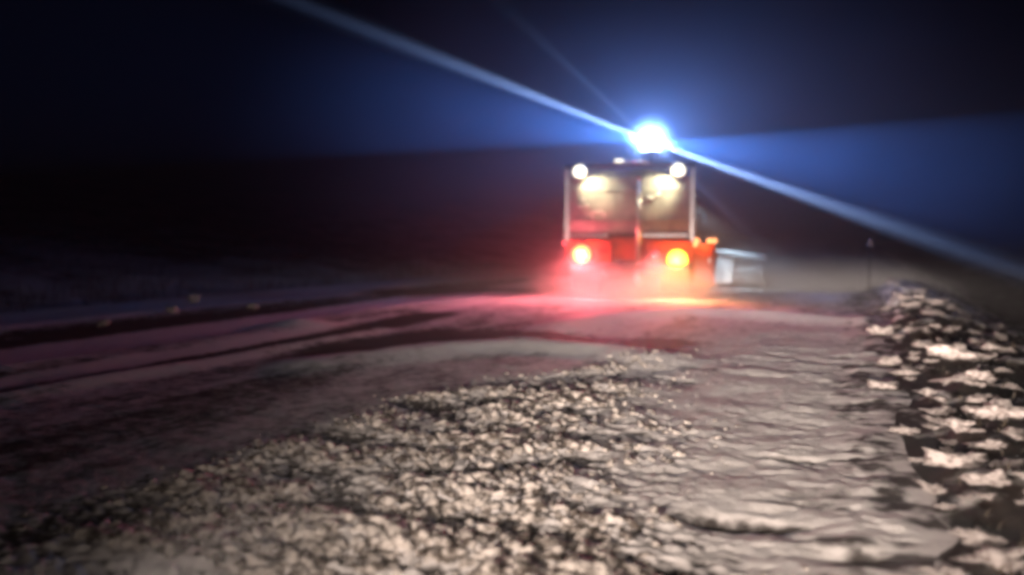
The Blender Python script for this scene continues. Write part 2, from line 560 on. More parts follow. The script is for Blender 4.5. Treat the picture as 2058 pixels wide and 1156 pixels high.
named = [  # photo x, y, width px, label
    (2010, 1135, 120, 'biggest cream snow clump, in the bottom right corner of the picture'),
    (1900, 1142, 80, 'low pale snow clump at the picture foot, beside the biggest cream one'),
    (1985, 1090, 95, 'ragged spiky snow clump just above the biggest cream one'),
    (1935, 945, 110, 'long tan snow slab in the middle of the dark bank'),
    (2030, 955, 60, 'square snow lump right of the long tan slab'),
    (1985, 1000, 80, 'thin crooked snow clump below the square lump on the dark bank'),
    (1985, 915, 60, 'flat bright snow clump above the long tan slab'),
    (2000, 850, 95, 'wide cream snow clump high on the bank near the right border'),
    (2035, 895, 60, 'snow clump under the wide cream one near the right border'),
    (1925, 880, 70, 'slanting oval snow clump between the small round lump and the wide cream one'),
    (1885, 846, 44, 'small round snow lump in the middle of the upper bank'),
    (1825, 862, 55, 'bright snow lump on the lip where road and bank meet'),
    (1783, 775, 60, 'brightest white snow lump at the upper road lip, lit pink'),
    (1790, 728, 45, 'pale pink snow lump above the brightest lip lump'),
    (1775, 670, 55, 'thin flat snow lump on the far road lip'),
    (1945, 780, 90, 'broad pinkish snow slab across the upper bank'),
    (1915, 730, 90, 'dim grey snow slab near the top of the upper bank'),
    (1990, 718, 36, 'small grey snow lump near the top rim of the bank'),
    (1870, 800, 50, 'snow lump left of the broad pinkish slab'),
    (1880, 978, 60, 'flattened snow strip below the long tan slab'),
    (1905, 1015, 40, 'small dim snow lump below the flattened strip'),
    (1850, 920, 36, 'small dim snow lump by the lip, left of the long tan slab'),
]
taken = []
for i, (x, y, w, lab) in enumerate(named):
    p = px(x, y, 0.05)
    d = (p - Vector((0, 0, CAM_Z))).length
    wm = w / F * d * 0.74
    clump('snow_clump', p.x, p.y, wm, wm * random.uniform(0.6, 0.9), wm * random.uniform(0.40, 0.55), lab, k=i % 9)
    taken.append((p.x, p.y, wm))
named_at = [(t[0], t[1], n_[3]) for t, n_ in zip(taken, named)]
lumps = []
nn, tries = 0, 0
while nn < 205 and tries < 6000:
    tries += 1
    x = random.uniform(EDGE + 0.05, EDGE + 1.75)
    y = 2.6 + 13 * random.random() ** 1.6
    w = random.uniform(0.035, 0.14) * (1 + 0.05 * y)
    if fbm(np.array([x * 2.2]), np.array([y * 1.6]), 130)[0] < 0.46:
        continue
    if any(math.hypot(x - a, y - b) < 0.55 * (w + c) for a, b, c in taken):
        continue
    taken.append((x, y, w))
    o = clump('snow_clump', x, y, w, w * random.uniform(0.6, 1.0), w * random.uniform(0.3, 0.5),
          'small lump of snow among others scattered over the dark roadside bank', 'small snow lumps on the roadside bank')
    lumps.append((x, y, o))
    nn += 1
short = ['biggest cream snow clump in the corner', 'low pale clump at the picture foot', 'ragged spiky snow clump', 'long tan snow slab', 'square snow lump',
         'thin crooked snow clump', 'flat bright clump above the long tan slab', 'wide cream snow clump', 'clump under the wide cream one', 'slanting oval snow clump',
         'round snow lump of the upper bank', 'bright snow lump on the road lip', 'brightest pink-lit lump on the lip', 'pale pink lump on the lip', 'thin flat lump on the far lip',
         'broad pinkish snow slab', 'dim grey snow slab', 'grey snow lump near the top rim', 'lump left of the broad pinkish slab', 'flattened snow strip',
         'dim snow lump below the flattened strip', 'dim snow lump by the lip']
ORD = ['nearest', 'second', 'third', 'fourth', 'fifth', 'sixth', 'seventh', 'eighth', 'ninth', 'tenth', 'eleventh', 'twelfth', 'thirteenth', 'fourteenth', 'fifteenth',
       'sixteenth', 'seventeenth', 'eighteenth', 'nineteenth', 'twentieth']
ORD += ['twenty-first', 'twenty-second', 'twenty-third', 'twenty-fourth', 'twenty-fifth', 'twenty-sixth', 'twenty-seventh', 'twenty-eighth', 'twenty-ninth', 'thirtieth',
        'thirty-first', 'thirty-second', 'thirty-third', 'thirty-fourth', 'thirty-fifth', 'thirty-sixth', 'thirty-seventh', 'thirty-eighth', 'thirty-ninth', 'farthest']
near = {}
for x, y, o in lumps:
    k_ = min(range(len(named_at)), key=lambda i: math.hypot((named_at[i][0] - x) * 1.5, (named_at[i][1] - y)))
    dx, dy = x - named_at[k_][0], y - named_at[k_][1]
    side = ('right of' if dx > 0 else 'left of') if abs(dx) * 1.6 > abs(dy) else ('behind' if dy > 0 else 'in front of')
    near.setdefault((k_, side), []).append((math.hypot(dx, dy), o))
for (k_, side), li in near.items():
    li.sort(key=lambda t: t[0])
    for i, (_, o) in enumerate(li):
        o['label'] = f'{ORD[min(i, 39)]} small snow lump {side} the {short[k_]}'
# the windrow of thrown snow on the far end of the bank
nn = 0
heap = []
for i in range(32):
    y = random.uniform(13, 23)
    x = EDGE + 0.1 + random.random() * 1.0
    w = random.uniform(0.07, 0.2)
    o = clump('snow_block', x, y, w, w * .8, w * .5, 'lump of snow in the heap thrown up beside the far road edge', 'snow lumps in the heap beside the far road edge', 'snow lump')
    heap.append((y, x, o))
for half, li in (('road', [h for h in heap if h[1] < EDGE + 0.6]), ('outer', [h for h in heap if h[1] >= EDGE + 0.6])):
    for i, h in enumerate(sorted(li, key=lambda h: h[0])):
        h[2]['label'] = f'{ORD[min(i, 39)]} snow lump from the near end on the {half} side of the far heap'
# bright lumps along the far left road edge
for (x, y, w, lab) in [(390, 607, 26, 'small white snow lump standing above the far left road edge'),
                       (345, 631, 20, 'small snow lump on the pale strip, second from the left'),
                       (210, 656, 22, 'leftmost small white snow lump on the pale roadside strip'),
                       (508, 620, 18, 'faint snow lump on the pale strip, farthest right of four'),
                       (322, 818, 0, '')]:
    if not w:
        continue
    p = px(x, y, 0.05)
    d = (p - Vector((0, 0, CAM_Z))).length
    wm = w / F * d
    clump('snow_lump', p.x, p.y, wm, wm * .8, wm * .8, lab, None, 'snow lump', z=0.06)


# dead grass
def blades(name, pts, hmin, hmax, label):
    n = len(pts)
    a = rng.uniform(0, 6.28, n); h = rng.uniform(hmin, hmax, n); w = 0.006 + 0.004 * rng.random(n)
    lean = rng.uniform(0.1, 0.8, n) * h; b = rng.uniform(0, 6.28, n)
    P = np.asarray(pts)
    V = np.zeros((n, 5, 3))
    dx, dy = np.cos(a) * w, np.sin(a) * w
    lx, ly = np.cos(b) * lean, np.sin(b) * lean
    V[:, 0] = P - np.stack([dx, dy, 0 * dx], 1); V[:, 1] = P + np.stack([dx, dy, 0 * dx], 1)
    mid = P + np.stack([lx * .35, ly * .35, h * .6], 1)
    V[:, 2] = mid + np.stack([dx, dy, 0 * dx], 1) * .7; V[:, 3] = mid - np.stack([dx, dy, 0 * dx], 1) * .7
    V[:, 4] = P + np.stack([lx, ly, h], 1)
    base = (np.arange(n) * 5)[:, None]
    Fq = np.concatenate([base + np.array([0, 1, 2]), base + np.array([0, 2, 3]), base + np.array([3, 2, 4])])
    return tag(np_mesh(name, V.reshape(-1, 3), Fq, M['grass']), label, None, None, 'stuff')


n = 2000
gxx = EDGE + 0.1 + 2.4 * rng.random(n); gyy = 2.4 + 10 * rng.random(n) ** 1.6
k = fbm(gxx * 3, gyy * 3, 140) > 0.47
gxx, gyy = gxx[k], gyy[k]
blades('dead_grass', np.stack([gxx, gyy, bank_surface(gxx, gyy)[0] - 0.01], 1), 0.02, 0.07, 'short dead grass on the dark bank')
n = 12000
gxx = -13.2 - 26 * rng.random(n) ** 1.6; gyy = 1 + 45 * rng.random(n)
k = fbm(gxx * 0.6, gyy * 0.6, 141) > 0.5
gxx, gyy = gxx[k], gyy[k]
blades('rough_grass', np.stack([gxx, gyy, ground_z(gxx, gyy) - 0.05], 1), 0.15, 0.6, 'rough dead grass on the moor beyond the road')


# ------------------------------------------------------------------ mesh helpers for built things
def obj(name, bm, material, parent=None, smooth=True, loc=None):
    me = bpy.data.meshes.new(name)
    bmesh.ops.recalc_face_normals(bm, faces=bm.faces)
    bm.to_mesh(me); bm.free()
    for p in me.polygons:
        p.use_smooth = smooth
    me.materials.append(material)
    o = bpy.data.objects.new(name, me)
    col.objects.link(o)
    if parent: o.parent = parent
    if loc: o.location = loc
    return o


def box(bm, c, s, bev=0.0, rot=None):
    mtx = Matrix.Translation(c) @ (rot.to_4x4() if rot else Matrix.Identity(4)) @ Matrix.Diagonal((*s, 1))
    r = bmesh.ops.create_cube(bm, size=1.0, matrix=mtx)
    if bev:
        es = list({e for v in r['verts'] for e in v.link_edges})
        bmesh.ops.bevel(bm, geom=es, offset=bev, segments=2, affect='EDGES', profile=0.5)
    return bm


def rod(bm, a, b, r, r2=None, seg=14):
    a, b = Vector(a), Vector(b)
    d = b - a
    mtx = Matrix.Translation((a + b) / 2) @ d.to_track_quat('Z', 'Y').to_matrix().to_4x4()
    bmesh.ops.create_cone(bm, cap_ends=True, segments=seg, radius1=r, radius2=r if r2 is None else r2, depth=d.length, matrix=mtx)
    return bm


def prism(bm, prof, y0, y1, axis='y'):
    """extrude a closed x,z outline from y0 to y1 (axis 'y') or a y,z outline along x (axis 'x')"""
    def P(p, q):
        return (p[0], q, p[1]) if axis == 'y' else (q, p[0], p[1])
    a = [bm.verts.new(P(p, y0)) for p in prof]
    b = [bm.verts.new(P(p, y1)) for p in prof]
    n = len(prof)
    bm.faces.new(a); bm.faces.new(b)
    for i in range(n):
        bm.faces.new((a[i], a[(i + 1) % n], b[(i + 1) % n], b[i]))
    return bm


def lathe(bm, prof, seg=28, mtx=Matrix.Identity(4)):
    rings = []
    for r, z in prof:
        rings.append([bm.verts.new(mtx @ Vector((r * math.cos(2 * math.pi * i / seg), r * math.sin(2 * math.pi * i / seg), z))) for i in range(seg)])
    for a, b in zip(rings[:-1], rings[1:]):
        for i in range(seg):
            bm.faces.new((a[i], a[(i + 1) % seg], b[(i + 1) % seg], b[i]))
    bm.faces.new(rings[0]); bm.faces.new(rings[-1])
    return bm


NB = bmesh.new

# ------------------------------------------------------------------ the snow plough truck (x right, y forward, z up; rear face at y = 0)
TP = px(1262, 599)
TH = R(12)
truck = bpy.data.objects.new('snowplough_truck', None)
col.objects.link(truck)
truck.location = (TP.x, TP.y, 0.02)
truck.rotation_euler = (0, 0, TH)
tag(truck, 'orange snowplough truck seen from behind with white taped frame and glowing lamps', 'snowplough')
HW = 1.30

# chassis
for s in (-1, 1):
    obj('chassis_rail', box(NB(), (s * 0.42, 3.6, 0.82), (0.09, 6.9, 0.24), 0.01), M['dark'], truck, False)
obj('rear_bumper', box(NB(), (0, -0.06, 0.62), (2.34, 0.12, 0.13), 0.02), M['dark'], truck, False)
obj('rear_axle', rod(NB(), (-0.9, 1.3, 0.5), (0.9, 1.3, 0.5), 0.09), M['dark'], truck)
obj('front_axle', rod(NB(), (-1.0, 5.6, 0.5), (1.0, 5.6, 0.5), 0.07), M['dark'], truck)


def wheel(x, y):
    rot = Matrix.Translation((x, y, 0.5)) @ Matrix.Rotation(R(90), 4, 'Y')
    t = obj('wheel', lathe(NB(), [(0.30, -0.13), (0.44, -0.14), (0.49, -0.12), (0.505, -0.06), (0.505, 0.06), (0.49, 0.12), (0.44, 0.14), (0.30, 0.13)], 36, rot), M['rubber'], truck)
    obj('rim', lathe(NB(), [(0.06, -0.155), (0.10, -0.15), (0.12, -0.08), (0.26, -0.07), (0.30, -0.125), (0.30, 0.125), (0.26, 0.07), (0.12, 0.08), (0.10, 0.15), (0.06, 0.155)], 30, rot), M['galv'], t)
    tr_ = NB()
    for i in range(30):
        a = 2 * math.pi * i / 30
        m_ = Matrix.Translation((x, y, 0.5)) @ Matrix.Rotation(a, 4, 'X')
        bmesh.ops.create_cube(tr_, size=1, matrix=m_ @ Matrix.Translation(((0.05 if i % 2 else -0.05), 0, 0.503)) @ Matrix.Diagonal((0.14, 0.05, 0.03, 1)))
    obj('tread', tr_, M['rubber'], t, False)


for x in (-1.06, -0.76, 0.76, 1.06):
    wheel(x, 1.3)
for x in (-1.04, 1.04):
    wheel(x, 5.6)
for s in (-1, 1):
    obj('mudflap', prism(NB(), [(s * 0.62, 0.10), (s * 1.22, 0.10), (s * 1.22, 0.56), (s * 0.62, 0.56)], 0.62, 0.64), M['rubber'], truck, False)
    # mudguard arched over the rear wheels
    bm = NB()
    arc = [(1.3 + 0.64 * math.cos(a), 0.5 + 0.58 * math.sin(a)) for a in [math.pi * i / 12 for i in range(13)]]
    inn = [(1.3 + 0.61 * math.cos(a), 0.5 + 0.55 * math.sin(a)) for a in [math.pi * i / 12 for i in range(12, -1, -1)]]
    prism(bm, arc + inn, s * 0.6, s * 1.26, 'x')
    obj('mudguard', bm, M['dark'], truck, False)

# hopper: a spreader body that narrows downwards, set in behind the rear frame
bm = NB()
prism(bm, [(-0.55, 1.08), (0.55, 1.08), (1.02, 1.75), (1.06, 2.42), (-1.06, 2.42), (-1.02, 1.75)], 0.30, 3.9)
obj('hopper', bm, M['orange'], truck, False)
for y in (0.9, 1.6, 2.3, 3.0, 3.7):
    for s in (-1, 1):
        obj('hopper_rib', box(NB(), (s * 1.075, y, 2.08), (0.05, 0.07, 0.66), 0.01), M['orange'], truck, False)
obj('hopper_cover', prism(NB(), [(-1.0, 2.425), (1.0, 2.425), (0.35, 2.60), (-0.35, 2.60)], 0.35, 3.85), M['dark'], truck, False)

# rear frame: two bays of grey panel between white taped posts
for s, x0, x1 in ((-1, -1.21, 0.15), (1, 0.25, 1.21)):
    p_ = obj('rear_panel', box(NB(), ((x0 + x1) / 2, 0.10, 1.85), (x1 - x0, 0.05, 1.16), 0.01), M['grey'], truck, False)
    for z in (1.55, 2.15):
        obj('panel_rib', box(NB(), ((x0 + x1) / 2, 0.065, z), (x1 - x0 - 0.10, 0.03, 0.045), 0.008), M['grey'], p_, False)
for s in (-1, 1):
    f = obj('frame_post', box(NB(), (s * 1.255, 0.08, 1.80), (0.085, 0.12, 1.66), 0.012), M['dark'], truck, False)
    obj('reflective_strip', box(NB(), (s * 1.255, 0.010, 1.86), (0.09, 0.010, 1.46), 0.002, Matrix.Rotation(R(7 if s < 0 else 0), 3, 'Z')), M['tape'], f, False)
f = obj('top_rail', box(NB(), (0, 0.08, 2.66), (2.60, 0.11, 0.07), 0.012), M['dark'], truck, False)
f = obj('cross_rail', box(NB(), (0, 0.09, 1.245), (2.42, 0.10, 0.09), 0.012), M['dark'], truck, False)
for x0, x1 in ((-1.17, -0.42), (0.27, 1.17)):
    obj('reflective_strip', box(NB(), ((x0 + x1) / 2, 0.034, 1.245), (x1 - x0, 0.008, 0.05), 0.002), M['tape'], f, False)
# centre pipe with the bent end of the spreader chute
bm = NB()
rod(bm, (0.20, -0.01, 2.36), (0.20, -0.01, 0.72), 0.045)
p_ = obj('centre_pipe', bm, M['galv'], truck)
bm = NB()
rod(bm, (0.20, -0.01, 0.72), (0.16, -0.07, 0.48), 0.055)
rod(bm, (0.16, -0.07, 0.48), (0.25, -0.16, 0.24), 0.055, 0.075)
obj('pipe_elbow', bm, M['galv'], p_)
for z in (2.2, 1.6, 1.0):
    obj('pipe_clamp', box(NB(), (0.20, 0.01, z), (0.15, 0.10, 0.04), 0.006), M['dark'], p_, False)
bm = NB()
rod(bm, (0.28, 0.03, 2.02), (0.50, 0.03, 1.98), 0.025)
rod(bm, (0.50, 0.03, 1.98), (0.62, 0.03, 2.12), 0.022)
obj('lever', bm, M['galv'], truck)
# handle and latches on the left panel
bm = NB()
pts = [(-0.76, 0.0, 1.66), (-0.74, -0.04, 1.71), (-0.62, -0.05, 1.73), (-0.50, -0.04, 1.71), (-0.48, 0.0, 1.64)]
for a, b in zip(pts[:-1], pts[1:]):
    rod(bm, a, b, 0.017, seg=8)
obj('grab_handle', bm, M['galv'], truck)
for (x, z) in ((-0.93, 1.98), (-0.86, 1.86), (-0.98, 1.84), (-0.72, 1.60)):
    obj('latch', box(NB(), (x, 0.045, z), (0.07, 0.05, 0.05), 0.012), M['galv'], truck, False)
# lower red boards carrying the tail lamps
for s in (-1, 1):
    c = -0.80 if s < 0 else 0.82
    b_ = obj('lamp_board', box(NB(), (c, 0.0, 0.93), (0.92, 0.10, 0.44), 0.02), M['orange'], truck, False)
    obj('reflector', box(NB(), (c - s * 0.30, -0.056, 0.93), (0.20, 0.012, 0.10), 0.004), M['reflector'], b_, False)
obj('tow_hitch', box(NB(), (0, -0.14, 0.62), (0.34, 0.10, 0.20), 0.02), M['dark'], truck, False)
obj('conveyor_mouth', prism(NB(), [(-0.30, 0.74), (0.30, 0.74), (0.36, 1.19), (-0.36, 1.19)], 0.02, 0.34), M['orange'], truck, False)


def round_lamp(name, x, z, r, glow, body, y=-0.055, n=(0, -1, 0)):
    q = Vector(n).to_track_quat('Z', 'Y').to_matrix().to_4x4()
    mt = Matrix.Translation((x, y, z)) @ q
    h = obj(name, lathe(NB(), [(r * 0.7, -0.06), (r * 1.08, -0.045), (r * 1.14, 0.0), (r * 1.14, 0.025), (r * 1.0, 0.03), (r * 1.0, 0.012), (r * .3, 0.010)], 28, mt), body, truck)
    obj('lens', lathe(NB(), [(r * 0.97, 0.014), (r * 0.9, 0.045), (r * 0.6, 0.065), (r * 0.1, 0.07)], 28, mt), glow, h)
    return h


RED, ORA = (1.0, 0.13, 0.15), (1.0, 0.36, 0.08)
round_lamp('tail_lamp', -0.945, 0.86, 0.20, M['lamp_red'], M['dark'])
point('tail_lamp_light', (-0.945, -0.22, 0.86), 140, RED, 0.06, truck)
spot('tail_lamp_beam', (-0.945, -0.16, 0.86), (-0.945, -2.0, -0.7), 900, 128, 0.6, RED, 0.06, truck)
round_lamp('indicator_lamp', 0.97, 0.76, 0.20, M['lamp_orange'], M['dark'])
point('indicator_lamp_light', (0.97, -0.24, 0.76), 40, ORA, 0.06, truck)
spot('indicator_lamp_beam', (0.97, -0.17, 0.76), (0.97, -2.0, -0.7), 300, 128, 0.6, ORA, 0.06, truck)
round_lamp('tail_lamp', 0.56, 0.86, 0.07, M['lamp_red_small'], M['dark'])
spot('tail_lamp_beam', (0.56, -0.14, 0.86), (0.56, -2.0, -0.7), 520, 128, 0.6, RED, 0.06, truck)
for (x, z) in ((-1.29, 1.09), (1.32, 1.07)):
    round_lamp('marker_lamp', x, z, 0.045, M['lamp_red_small'] if x < 0 else M['lamp_marker'], M['dark'])

# work lamps in the top corners, tipped down and inwards over the panels
for s in (-1, 1):
    x, z = s * 0.98, 2.54
    nrm = Vector((-s * 0.25, -0.85, -0.35)).normalized()
    h = round_lamp('work_lamp', x, z, 0.14, M['lamp_white'], M['dark'], y=-0.16, n=nrm)
    obj('bracket', rod(NB(), (x, 0.05, 2.64), (x, -0.10, 2.58), 0.02), M['dark'], h)
    spot('work_lamp_light', (x - s * 0.1, -0.34, 2.50), (x - s * 0.32, 0.12, 2.22), 150, 90, 0.95, (1.0, 0.90, 0.5), 0.06, truck)
    point('work_lamp_light', (x - s * 0.03, -0.36, 2.48), 6, (1.0, 0.97, 0.86), 0.06, truck)
# fitting in the middle of the top rail
bm = NB()
box(bm, (-0.20, 0.06, 2.75), (0.22, 0.12, 0.10), 0.02)
t_ = obj('number_lamp', bm, M['galv'], truck, False)
obj('lens', box(NB(), (-0.20, -0.012, 2.75), (0.16, 0.02, 0.05), 0.008), emit('small_lamp_glow', (1.0, 0.98, 0.7), 2.5), t_, False)
obj('roof_pipe', rod(NB(), (-0.10, 0.02, 2.76), (0.42, 0.02, 2.70), 0.03), M['galv'], truck)

# beacon on its mast
BX, BZ = 0.42, 3.13
ms = obj('beacon_mast', rod(NB(), (BX, 0.12, 2.66), (BX, 0.12, BZ - 0.24), 0.03), M['dark'], truck)
bc = obj('beacon', lathe(NB(), [(0.17, 0), (0.18, 0.02), (0.18, 0.06), (0.15, 0.075)], 32, Matrix.Translation((BX, 0.12, BZ - 0.25))), M['dark'], truck)
prof = [(0.165, -0.17), (0.20, -0.12), (0.215, 0.0), (0.20, 0.10), (0.15, 0.18), (0.08, 0.215), (0.02, 0.225)]
obj('dome', lathe(NB(), prof, 36, Matrix.Translation((BX, 0.12, BZ))), M['beacon'], bc)
BL = Vector((BX, 0.12, BZ))
BLUE = (0.07, 0.25, 1.0)
point('beacon_light', BL, 1600, (0.11, 0.28, 1.0), 0.05, truck)
bl_ = bpy.data.objects['beacon_light'].data
bl_.use_nodes = True
_N, _L = bl_.node_tree.nodes, bl_.node_tree.links
_tc = _N.new('ShaderNodeTexCoord'); _sp = _N.new('ShaderNodeSeparateXYZ'); _mr = _N.new('ShaderNodeMapRange')
_mr.interpolation_type = 'SMOOTHSTEP'
_mr.inputs[1].default_value = -0.5; _mr.inputs[2].default_value = 0.0
_mr.inputs[3].default_value = 0.30; _mr.inputs[4].default_value = 1.0
_L.new(_tc.outputs['Normal'], _sp.inputs[0]); _L.new(_sp.outputs['Z'], _mr.inputs[0]); _L.new(_mr.outputs[0], _N['Emission'].inputs['Strength'])
# the turning beams of the beacon: two opposite broad beams, each with a bright narrow core
tinv = Matrix.Rotation(-TH, 3, 'Z')


def beam(name, ang, turn, energy, size, blend, color):
    """ang: degrees above the level on the left (+) side of the picture; turn: degrees away from the camera"""
    right = Vector((math.cos(YAW), math.sin(YAW), 0)); fwd = Vector((-math.sin(YAW), math.cos(YAW), 0))
    d = Vector((0, 0, 1)) * math.sin(ang) + (-right * math.cos(turn) + fwd * math.sin(turn)) * math.cos(ang)
    d = tinv @ d
    return spot(name, BL + d * 0.02, BL + d, energy, size, blend, color, 0.02, truck)


def beam_dir(ang, turn=R(8)):
    right = Vector((math.cos(YAW), math.sin(YAW), 0)); fwd = Vector((-math.sin(YAW), math.cos(YAW), 0))
    return Vector((0, 0, 1)) * math.sin(ang) + (-right * math.cos(turn) + fwd * math.sin(turn)) * math.cos(ang)


beam('beacon_beam', R(10.0), R(8), 23000, 25, 0.2, BLUE)
beam('beacon_beam', R(180 + 8.0), R(8), 23000, 25, 0.2, BLUE)

CORE = (0.32, 0.50, 1.0)
beam('beacon_core_beam', R(22.3), R(8), 95000, 5, 0.3, CORE)
beam('beacon_core_beam', R(180 + 20.3), R(8), 125000, 5, 0.3, CORE)
beam('beacon_core_beam', R(43), R(8), 8000, 5, 0.3, CORE)
beam('beacon_core_beam', R(180 + 43), R(8), 5000, 5, 0.5, CORE)

# right flank: locker and wing plough carrier
lk = obj('side_locker', box(NB(), (1.50, 1.2, 0.66), (0.46, 1.3, 0.86), 0.03), M['orange'], truck, False)
obj('locker_door', box(NB(), (1.50, 0.535, 0.66), (0.36, 0.03, 0.68), 0.012), M['orange'], lk, False)
obj('handle', box(NB(), (1.62, 0.505, 0.74), (0.04, 0.03, 0.12), 0.008), M['galv'], lk, False)
for x in (1.36, 1.62, 1.72):
    round_lamp('marker_lamp', x, 1.14, 0.05, M['lamp_marker'], M['dark'], y=0.56)
point('marker_lamp_light', (1.5, 0.34, 1.10), 9, (1.0, 0.35, 0.10), 0.04, truck)
pl_ = obj('plough_lamp', rod(NB(), (1.24, 2.5, 2.06), (1.30, 2.56, 2.00), 0.10, 0.07), M['dark'], truck)
obj('lens', rod(NB(), (1.303, 2.563, 1.997), (1.309, 2.569, 1.991), 0.065), M['lamp_white'], pl_)
spot('plough_lamp_light', (1.34, 2.6, 1.96), (2.5, 3.4, 0.4), 300, 60, 0.9, (0.66, 0.86, 1.0), 0.04, truck)
obj('wing_arm', rod(NB(), (1.25, 3.4, 0.85), (1.95, 3.9, 0.75), 0.07), M['orange'], truck)
obj('hydraulic_ram', rod(NB(), (1.2, 3.0, 1.2), (1.95, 3.9, 0.95), 0.045), M['galv'], truck)

# cab
bm = NB()
prism(bm, [(4.35, 0.75), (6.55, 0.75), (6.60, 1.55), (6.30, 2.62), (6.05, 2.76), (4.45, 2.76), (4.35, 2.66)], -1.2, 1.2, 'x')
cb_ = obj('cab', bm, M['orange'], truck, False)
obj('rear_window', box(NB(), (0, 4.34, 2.15), (1.5, 0.02, 0.55), 0.005), M['glass'], cb_, False)
for s in (-1, 1):
    obj('side_window', prism(NB(), [(4.9, 1.75), (6.2, 1.75), (6.1, 2.45), (4.9, 2.45)], s * 1.19, s * 1.206, 'x'), M['glass'], cb_, False)
    m_ = obj('wing_mirror', box(NB(), (s * 1.42, 6.3, 2.0), (0.22, 0.10, 0.42), 0.03), M['dark'], truck, False)
    obj('mirror_arm', rod(NB(), (s * 1.19, 6.3, 2.15), (s * 1.36, 6.3, 2.1), 0.02), M['dark'], m_)
    hl = obj('headlamp', box(NB(), (s * 0.9, 6.62, 1.05), (0.36, 0.08, 0.20), 0.02), M['lamp_white'], truck, False)
    spot('headlamp_light', (s * 0.9, 6.75, 1.05), (s * 1.2, 16, 0.2), 500, 70, 0.7, (0.92, 0.96, 1.0), 0.05, truck)
obj('windscreen', prism(NB(), [(6.585, 1.65), (6.60, 1.65), (6.34, 2.55), (6.325, 2.55)], -1.05, 1.05, 'x'), M['glass'], cb_, False)
obj('bonnet_grille', box(NB(), (0, 6.66, 1.15), (1.2, 0.10, 0.5), 0.02), M['dark'], truck, False)


def mouldboard(name, a, b, h0, h1, curl, parent=truck, mtl='dark'):
    """curved plough blade from a to b (x, y), rolling forwards at the top"""
    bm = NB()
    a, b = Vector((*a, 0)), Vector((*b, 0))
    d = (b - a).normalized()
    nrm = Vector((-d.y, d.x, 0))
    if nrm.y < 0: nrm = -nrm
    K, J = 12, 10
    rows = []
    for side in (0, 1):
        g = []
        for j in range(J + 1):
            s = j / J
            base = a.lerp(b, s)
            h = h0 + (h1 - h0) * s
            rowv = []
            for i in range(K + 1):
                t = i / K
                off = curl * (0.55 * (1 - 2 * t) ** 2 - 0.2 + 0.5 * t ** 4) + (0.03 if side else 0)
                p = base + nrm * off + Vector((0, 0, 0.05 + h * t))
                rowv.append(bm.verts.new(p))
            g.append(rowv)
        rows.append(g)
    for g in rows:
        for j in range(J):
            for i in range(K):
                bm.faces.new((g[j][i], g[j + 1][i], g[j + 1][i + 1], g[j][i + 1]))
    A, B = rows
    for i in range(K):
        for j in (0, J):
            bm.faces.new((A[j][i], A[j][i + 1], B[j][i + 1], B[j][i]))
    for j in range(J):
        for i in (0, K):
            bm.faces.new((A[j][i], A[j + 1][i], B[j + 1][i], B[j][i]))
    return obj(name, bm, M[mtl], parent)


wp = mouldboard('wing_plough', (1.98, 4.2), (3.0, 3.5), 0.78, 0.60, 0.30, mtl='worn')
obj('cheek_plate', prism(NB(), [(1.80, 0.10), (2.28, 0.10), (2.36, 0.86), (1.98, 0.86)], 3.82, 3.85), M['steel'], wp, False)
obj('top_rail_tube', rod(NB(), (1.92, 3.80, 0.88), (3.05, 3.42, 0.72), 0.075), M['steel'], wp)
obj('cutting_edge', rod(NB(), (1.98, 4.2, 0.06), (3.0, 3.5, 0.06), 0.04), M['dark'], wp)
fp = mouldboard('front_plough', (-1.75, 7.7), (1.85, 8.5), 1.05, 1.15, 0.38)
obj('cutting_edge', rod(NB(), (-1.75, 7.7, 0.06), (1.85, 8.5, 0.06), 0.04), M['dark'], fp)
for s in (-1, 1):
    obj('plough_arm', rod(NB(), (s * 0.5, 6.7, 0.6), (s * 0.6, 8.0, 0.5), 0.07), M['dark'], truck)

# ------------------------------------------------------------------ marker post on the bank
pp = px(1746, 590, 0.1)
post = bpy.data.objects.new('marker_post', None)
col.objects.link(post)
zz = bank_z(pp.x, pp.y)
post.location = (pp.x, pp.y, zz - 0.05)
tag(post, 'thin roadside marker post with a pale reflector near the end of the bank', 'marker post')
hgt = CAM_Z - (483 - 480) / F * pp.length - zz
obj('pole', rod(NB(), (0, 0, 0), (0, 0, hgt + 0.08), 0.010, seg=10), M['dark'], post)
obj('reflector', box(NB(), (0, -0.02, hgt), (0.07, 0.02, 0.13), 0.006), M['wood'], post, False, None)
post.rotation_euler = (0, 0, 0.05)


